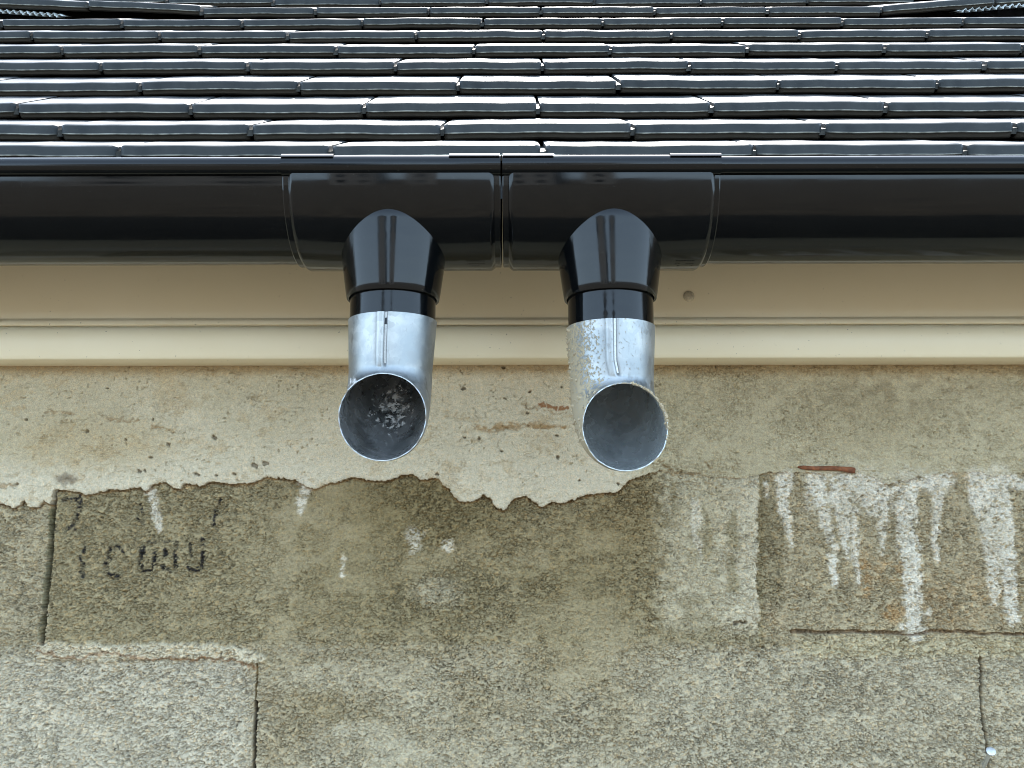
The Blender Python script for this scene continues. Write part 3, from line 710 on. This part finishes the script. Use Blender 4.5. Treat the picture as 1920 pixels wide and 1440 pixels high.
# ------------------------------------------------------------------ roof tiles
W = .25
YT = [273, 232, 193, 152, 117, 87, 61, 39, 12, -8]
def row_pt(n):
    inv = .002506 + .000274 * n
    Zc = inv * F * W
    if n <= 3: Yc = [1.120, 1.357, 1.609, 1.890][n] * W
    else: Yc = (1.890 + .2855 * (n - 3)) * W
    return Zc * math.cos(P) - Yc * math.sin(P), Zc * math.sin(P) + Yc * math.cos(P)
TH = .0215
def tile_mesh(w, seed, length=.20):
    rnd = random.Random(seed)
    prof = [(length, 0, 0, 0), (.012, 0, 0, 0), (.0035, -.0002, 0, 0), (.0012, -.0014, 0, 0), (-.0004, -.0045, 0, 0), (-.0022, -.0108, 0, 0), (-.0026, -.0116, 1, 0), (-.0022, -.0125, 1, .3), (.0004, -.0136, 0, 1), (.0012, -.0185, 0, 1), (.0030, -TH + .0012, 0, 1), (.006, -TH, 0, 1), (length, -TH, 0, 1)]
    xs = [-w / 2, -w / 2 + .0012, -w / 2 + .004, -w / 2 + .0065] + [(-w / 2 + .012) + (w - .024) * k / 18 for k in range(19)] + [w / 2 - .0065, w / 2 - .004, w / 2 - .0012, w / 2]
    bm = bmesh.new(); rows = []; cl = bm.verts.layers.float_color.new('albedo')
    ph = [rnd.uniform(0, 6.28) for _ in range(4)]; am = rnd.uniform(.0002, .0009)
    for x in xs:
        e = max(0, 1 - (w / 2 - abs(x)) / .0065)
        ins = .0055 * e * e; dip = .0016 * e * e
        und = .7 * am * math.sin(x * 24 + ph[0]) + .0003 * math.sin(x * 70 + ph[1]) + rnd.uniform(-.00012, .00012)
        und2 = .0004 * math.sin(x * 31 + ph[2])
        r_ = []
        for pi_, (s, nn, a, b) in enumerate(prof):
            front = 1 if s < .02 else 0
            v = bm.verts.new((x, s + ins * front + und2 * front, nn + und - dip * (1 if nn > -.01 else 0) * (1 if front else .3)))
            v[cl] = (a * (1 - e), b, 0 if pi_ < 2 else 1, 1); r_.append(v)
        rows.append(r_)
    n = len(prof)
    for a, b in zip(rows[:-1], rows[1:]):
        for k in range(n): bm.faces.new((a[k], a[(k + 1) % n], b[(k + 1) % n], b[k]))
    bm.faces.new(rows[0][::-1]); bm.faces.new(rows[-1])
    # interlocking tongue on the left side
    x0, x1_ = -w / 2 - .0085, -w / 2 - .0002
    vs = [bm.verts.new(p) for p in ((x0, .004, -.0155), (x1_, .004, -.0155), (x1_, length, -.0155), (x0, length, -.0155), (x0, .0045, -.0085), (x1_, .0035, -.0070), (x1_, length, -.0070), (x0, length, -.0085))]
    for v in vs: v[cl] = (.12, 0, 1, 1)
    for f in ((0, 1, 2, 3), (4, 5, 6, 7), (0, 1, 5, 4), (1, 2, 6, 5), (2, 3, 7, 6), (3, 0, 4, 7)): bm.faces.new([vs[i] for i in f])
    bmesh.ops.recalc_face_normals(bm, faces=bm.faces)
    me = bpy.data.meshes.new('m'); bm.to_mesh(me); bm.free(); sharp(me, 32)
    me.materials.append(M_TILE); me.polygons.foreach_set('use_smooth', [True] * len(me.polygons))
    return me
protos = [tile_mesh(W - .005, s) for s in range(9)]
roof = empty('tiled_roof', (0, row_pt(0)[0], EH + row_pt(0)[1]))
tag(roof, 'roof slope of dark flat tiles in overlapping staggered rows above the gutter', 'roof')
rnd = random.Random(11)
J0 = [.0363, -.0905, .0394, -.083, .053, -.0688, .0628, -.0595, .067, -.056]
stuff = []
count = 0
for n in range(0, 26):
    d0, h0 = row_pt(n); d1, h1 = row_pt(n + 1)
    if n == 0: pitch = R(30.2)
    stepd, steph = d1 - d0, h1 - h0
    # the tile's own angle: its top passes just under the next tile's bottom edge
    L = math.hypot(stepd, steph); A = math.atan2(steph, stepd)
    phi = A - math.asin(min(.5, (TH + .0012) / L))
    j0 = J0[n] if n < len(J0) else (.067 if n % 2 == 0 else -.056)
    for k in range(-14, 15):
        xl = j0 + k * W; xc = xl + W / 2
        half = (960 + 30) * (.002506 + .000274 * n) * W
        vis = n <= 9 and xl < half and xl + W > -half
        if not vis and abs(xc) > 3.4: continue
        tilt = rnd.gauss(0, .0022); dz = rnd.gauss(0, .0008) + .0006; ds = rnd.gauss(0, .0012); dx = rnd.gauss(0, .0007); rot = rnd.gauss(0, .0035)
        if n == 8 and k == 1 - 5 - 0 and False: pass
        T = Matrix.Translation((xc + dx, d0, EH + h0)) @ Matrix.Rotation(phi, 4, 'X') @ Matrix.Translation((0, ds, dz)) @ Matrix.Rotation(tilt, 4, 'Y') @ Matrix.Rotation(rot, 4, 'Z')
        if n == 8 and xl < -.80:      # tiles lifted by the rising side of the slope
            i = round((-.683 - xl) / W)
            T = Matrix.Translation((0, -.004, .0045 + .010 * max(0, i - 1) + .006)) @ T @ Matrix.Rotation(R(2.3), 4, 'Y')
        if n == 8 and xl > .80:
            i = round((xl - .817) / W)
            T = Matrix.Translation((0, -.004, .0095 + .018 * i)) @ T @ Matrix.Rotation(R(-4.2), 4, 'Y')
        if n > 8 and abs(xc) > .80:
            lift = (abs(xc) - .80) * (.045 if xc < 0 else .08); T = Matrix.Translation((0, 0, lift)) @ T
        me = protos[rnd.randrange(len(protos))]
        if vis and count < 99:
            o = bpy.data.objects.new('roof_tile', me); COL.objects.link(o); o.parent = roof
            o.matrix_parent_inverse = Matrix.Translation(roof.location).inverted(); o.matrix_world = T
            o.matrix_basis = T
            count += 1
        else:
            stuff.append((me, T))
bm = bmesh.new()
for me, T in stuff:
    k0 = len(bm.verts); bm.from_mesh(me); bm.verts.ensure_lookup_table()
    bmesh.ops.transform(bm, matrix=T, verts=bm.verts[k0:])
me = bpy.data.meshes.new('m'); bm.to_mesh(me); bm.free()
far = link('roof_tile_field', me, M_TILE, roof); far['kind'] = 'stuff'
sharp(me, 32)
# underlay closing the gaps between the tiles
d0, h0 = row_pt(0); d9, h9 = row_pt(26)
bm = bmesh.new()
off = .050
vs = [bm.verts.new(p) for p in ((-4.9, d0 + .03, EH + h0 - off + .008), (4.9, d0 + .03, EH + h0 - off + .008), (4.9, d9, EH + h9 - off), (-4.9, d9, EH + h9 - off), (-4.9, d0 + .03, EH + h0 - off - .004), (4.9, d0 + .03, EH + h0 - off - .004), (4.9, d9, EH + h9 - off - .02), (-4.9, d9, EH + h9 - off - .02))]
for f in ((0, 1, 2, 3), (7, 6, 5, 4), (0, 4, 5, 1), (1, 5, 6, 2), (2, 6, 7, 3), (3, 7, 4, 0)): bm.faces.new([vs[i] for i in f])
me = bpy.data.meshes.new('m'); bm.to_mesh(me); bm.free(); link('roof_underlay', me, M_UNDER, roof, False)
# corrugated strips showing under the lifted tiles in both top corners
def corrugated(xa, xb, ya, yb, d):
    bm = bmesh.new(); prev = None; n = 160
    for k in range(n + 1):
        t = k / n; px = xa + (xb - xa) * t; py = ya + (yb - ya) * t
        x, h = at(px, py, d)
        z = .0036 * math.sin(2 * math.pi * (px - xa) / 12.6) + .0016 * math.sin(6 * math.pi * (px - xa) / 12.6 + 2)
        z *= min(1, (1 - abs(2 * t - 1)) * 7)
        r_ = [bm.verts.new((x, d, EH + h + z)), bm.verts.new((x, d + .035, EH + h + z + .018)), bm.verts.new((x, d + .035, EH + h + z + .0168)), bm.verts.new((x, d, EH + h + z - .0014))]
        if prev:
            for i in range(4): bm.faces.new((prev[i], prev[(i + 1) % 4], r_[(i + 1) % 4], r_[i]))
        else: bm.faces.new(r_)
        prev = r_
    bm.faces.new(prev[::-1]); bmesh.ops.recalc_face_normals(bm, faces=bm.faces)
    me = bpy.data.meshes.new('m'); bm.to_mesh(me); bm.free()
    link('corrugated_strip', me, M_STRIP, roof)
dd8 = row_pt(8)[0]
corrugated(-30, 120, 18, 29, dd8 + .006); corrugated(1795, 1950, 20, 6, dd8 + .002)

# ------------------------------------------------------------------ small things in the wall
def rod(name, pts, rad, mat, label, cat, seed=1, head=None):
    bm = bmesh.new(); n = 16; rnd = random.Random(seed); prev = None
    P_ = [Vector(p) for p in pts]
    for i, p in enumerate(P_):
        t = ((P_[min(i + 1, len(P_) - 1)]) - P_[max(i - 1, 0)]).normalized()
        a = t.cross(Vector((0, .3, 1))).normalized(); b = t.cross(a)
        rr = rad[i] * rnd.uniform(.93, 1.07)
        ring = [bm.verts.new(p + a * rr * math.cos(2 * math.pi * k / n) + b * rr * math.sin(2 * math.pi * k / n)) for k in range(n)]
        if prev:
            for k in range(n): bm.faces.new((prev[k], prev[(k + 1) % n], ring[(k + 1) % n], ring[k]))
        else: bm.faces.new(ring)
        prev = ring
    bm.faces.new(prev[::-1]); bmesh.ops.recalc_face_normals(bm, faces=bm.faces)
    me = bpy.data.meshes.new('m'); bm.to_mesh(me); bm.free(); sharp(me, 50)
    return tag(link(name, me, mat), label, cat)
pts = []; rad = []
for k in range(13):
    t = k / 12; px = 1498 + 104 * t; py = 875 + 6.5 * t + 1.2 * math.sin(t * 7)
    x, h = at(px, py, DW - .005); pts.append((x, DW - .0035 - .0025 * t + .004 * (t < .08), EH + h)); rad.append(.0026 + .0012 * t + (.0008 if k == 11 else 0) - (.0012 if k == 0 else 0))
rod('rusty_bar', pts, rad, M_RUST, 'short rusty iron bar lying along the joint above the white lime runs', 'iron bar')
xb, hb = at(1848, 1446, DW); xh, hh = at(1858, 1408, DW - .035)
A_ = Vector((xb, DW + .01, EH + hb)); B_ = Vector((xh, DW - .035, EH + hh))
dirv = (B_ - A_).normalized()
pts = [A_ + (B_ - A_) * t for t in (0, .25, .5, .75, .93)] + [B_ - dirv * .0022, B_ - dirv * .0018, B_, B_ + dirv * .0004]
nm = rod('galvanised_nail', [tuple(p) for p in pts], [.0026] * 5 + [.003, .0056, .0058, .0050], M_NAIL, 'bright flat headed nail sticking out of the joint at the lower right', 'nail')

# ------------------------------------------------------------------ ground and what stands behind the viewer (seen only in the reflections)
bm = bmesh.new(); bmesh.ops.create_grid(bm, x_segments=8, y_segments=8, size=600)
me = bpy.data.meshes.new('m'); bm.to_mesh(me); bm.free(); g = link('ground', me, M_SOIL, None, False); g['kind'] = 'structure'

def neighbour(x0, x1, y, depth, eave, ridge, lab, windows):
    root = empty('neighbour_house', ((x0 + x1) / 2, y, 0)); tag(root, lab, 'house')
    bm = bmesh.new()
    pr = [(x0, 0), (x1, 0), (x1, eave), ((x0 + x1) / 2, ridge), (x0, eave)]
    a = [bm.verts.new((x, y, z)) for x, z in pr]; b = [bm.verts.new((x, y - depth, z)) for x, z in pr]
    bm.faces.new(a); bm.faces.new(b[::-1])
    for k in range(5): bm.faces.new((a[k], b[k], b[(k + 1) % 5], a[(k + 1) % 5]))
    bmesh.ops.recalc_face_normals(bm, faces=bm.faces)
    me = bpy.data.meshes.new('m'); bm.to_mesh(me); bm.free(); link('wall', me, M_RENDER, root, False)
    bm = bmesh.new(); xm = (x0 + x1) / 2
    for xe, sg in ((x0, -1), (x1, 1)):
        q = [(xm, ridge + .02), (xe + sg * .3, eave - .3 * (ridge - eave) / (xm - x0) + .02)]
        vs = [bm.verts.new((x, yy, z + dz)) for dz in (0, .15) for x, z in q for yy in (y + .3, y - depth - .3)]
        for f in ((0, 1, 3, 2), (4, 6, 7, 5), (0, 2, 6, 4), (1, 5, 7, 3), (2, 3, 7, 6), (0, 4, 5, 1)): bm.faces.new([vs[i] for i in f])
    bmesh.ops.recalc_face_normals(bm, faces=bm.faces)
    me = bpy.data.meshes.new('m'); bm.to_mesh(me); bm.free(); link('roof', me, M_UNDER, root, False)
    for wx, wz in windows:
        bm = bmesh.new(); bmesh.ops.create_cube(bm, size=1, matrix=Matrix.Translation((wx, y + .02, wz)) @ Matrix.Diagonal((.9, .08, 1.2, 1)))
        me = bpy.data.meshes.new('m'); bm.to_mesh(me); bm.free(); link('window', me, M_PVC, root, False)
neighbour(-8.8, -3.7, -16, 8, 6.2, 7.4, 'dark rendered house behind the viewer, mirrored as a wide stripe in the outlets', [(-7.4, 1.6), (-5, 1.6), (-7.4, 4.0), (-5, 4.0)])
neighbour(-.9, 2.3, -17, 6, 6.2, 7.0, 'narrow house behind the viewer, mirrored as a thin stripe in the outlets', [(.7, 1.6), (.7, 4.0)])
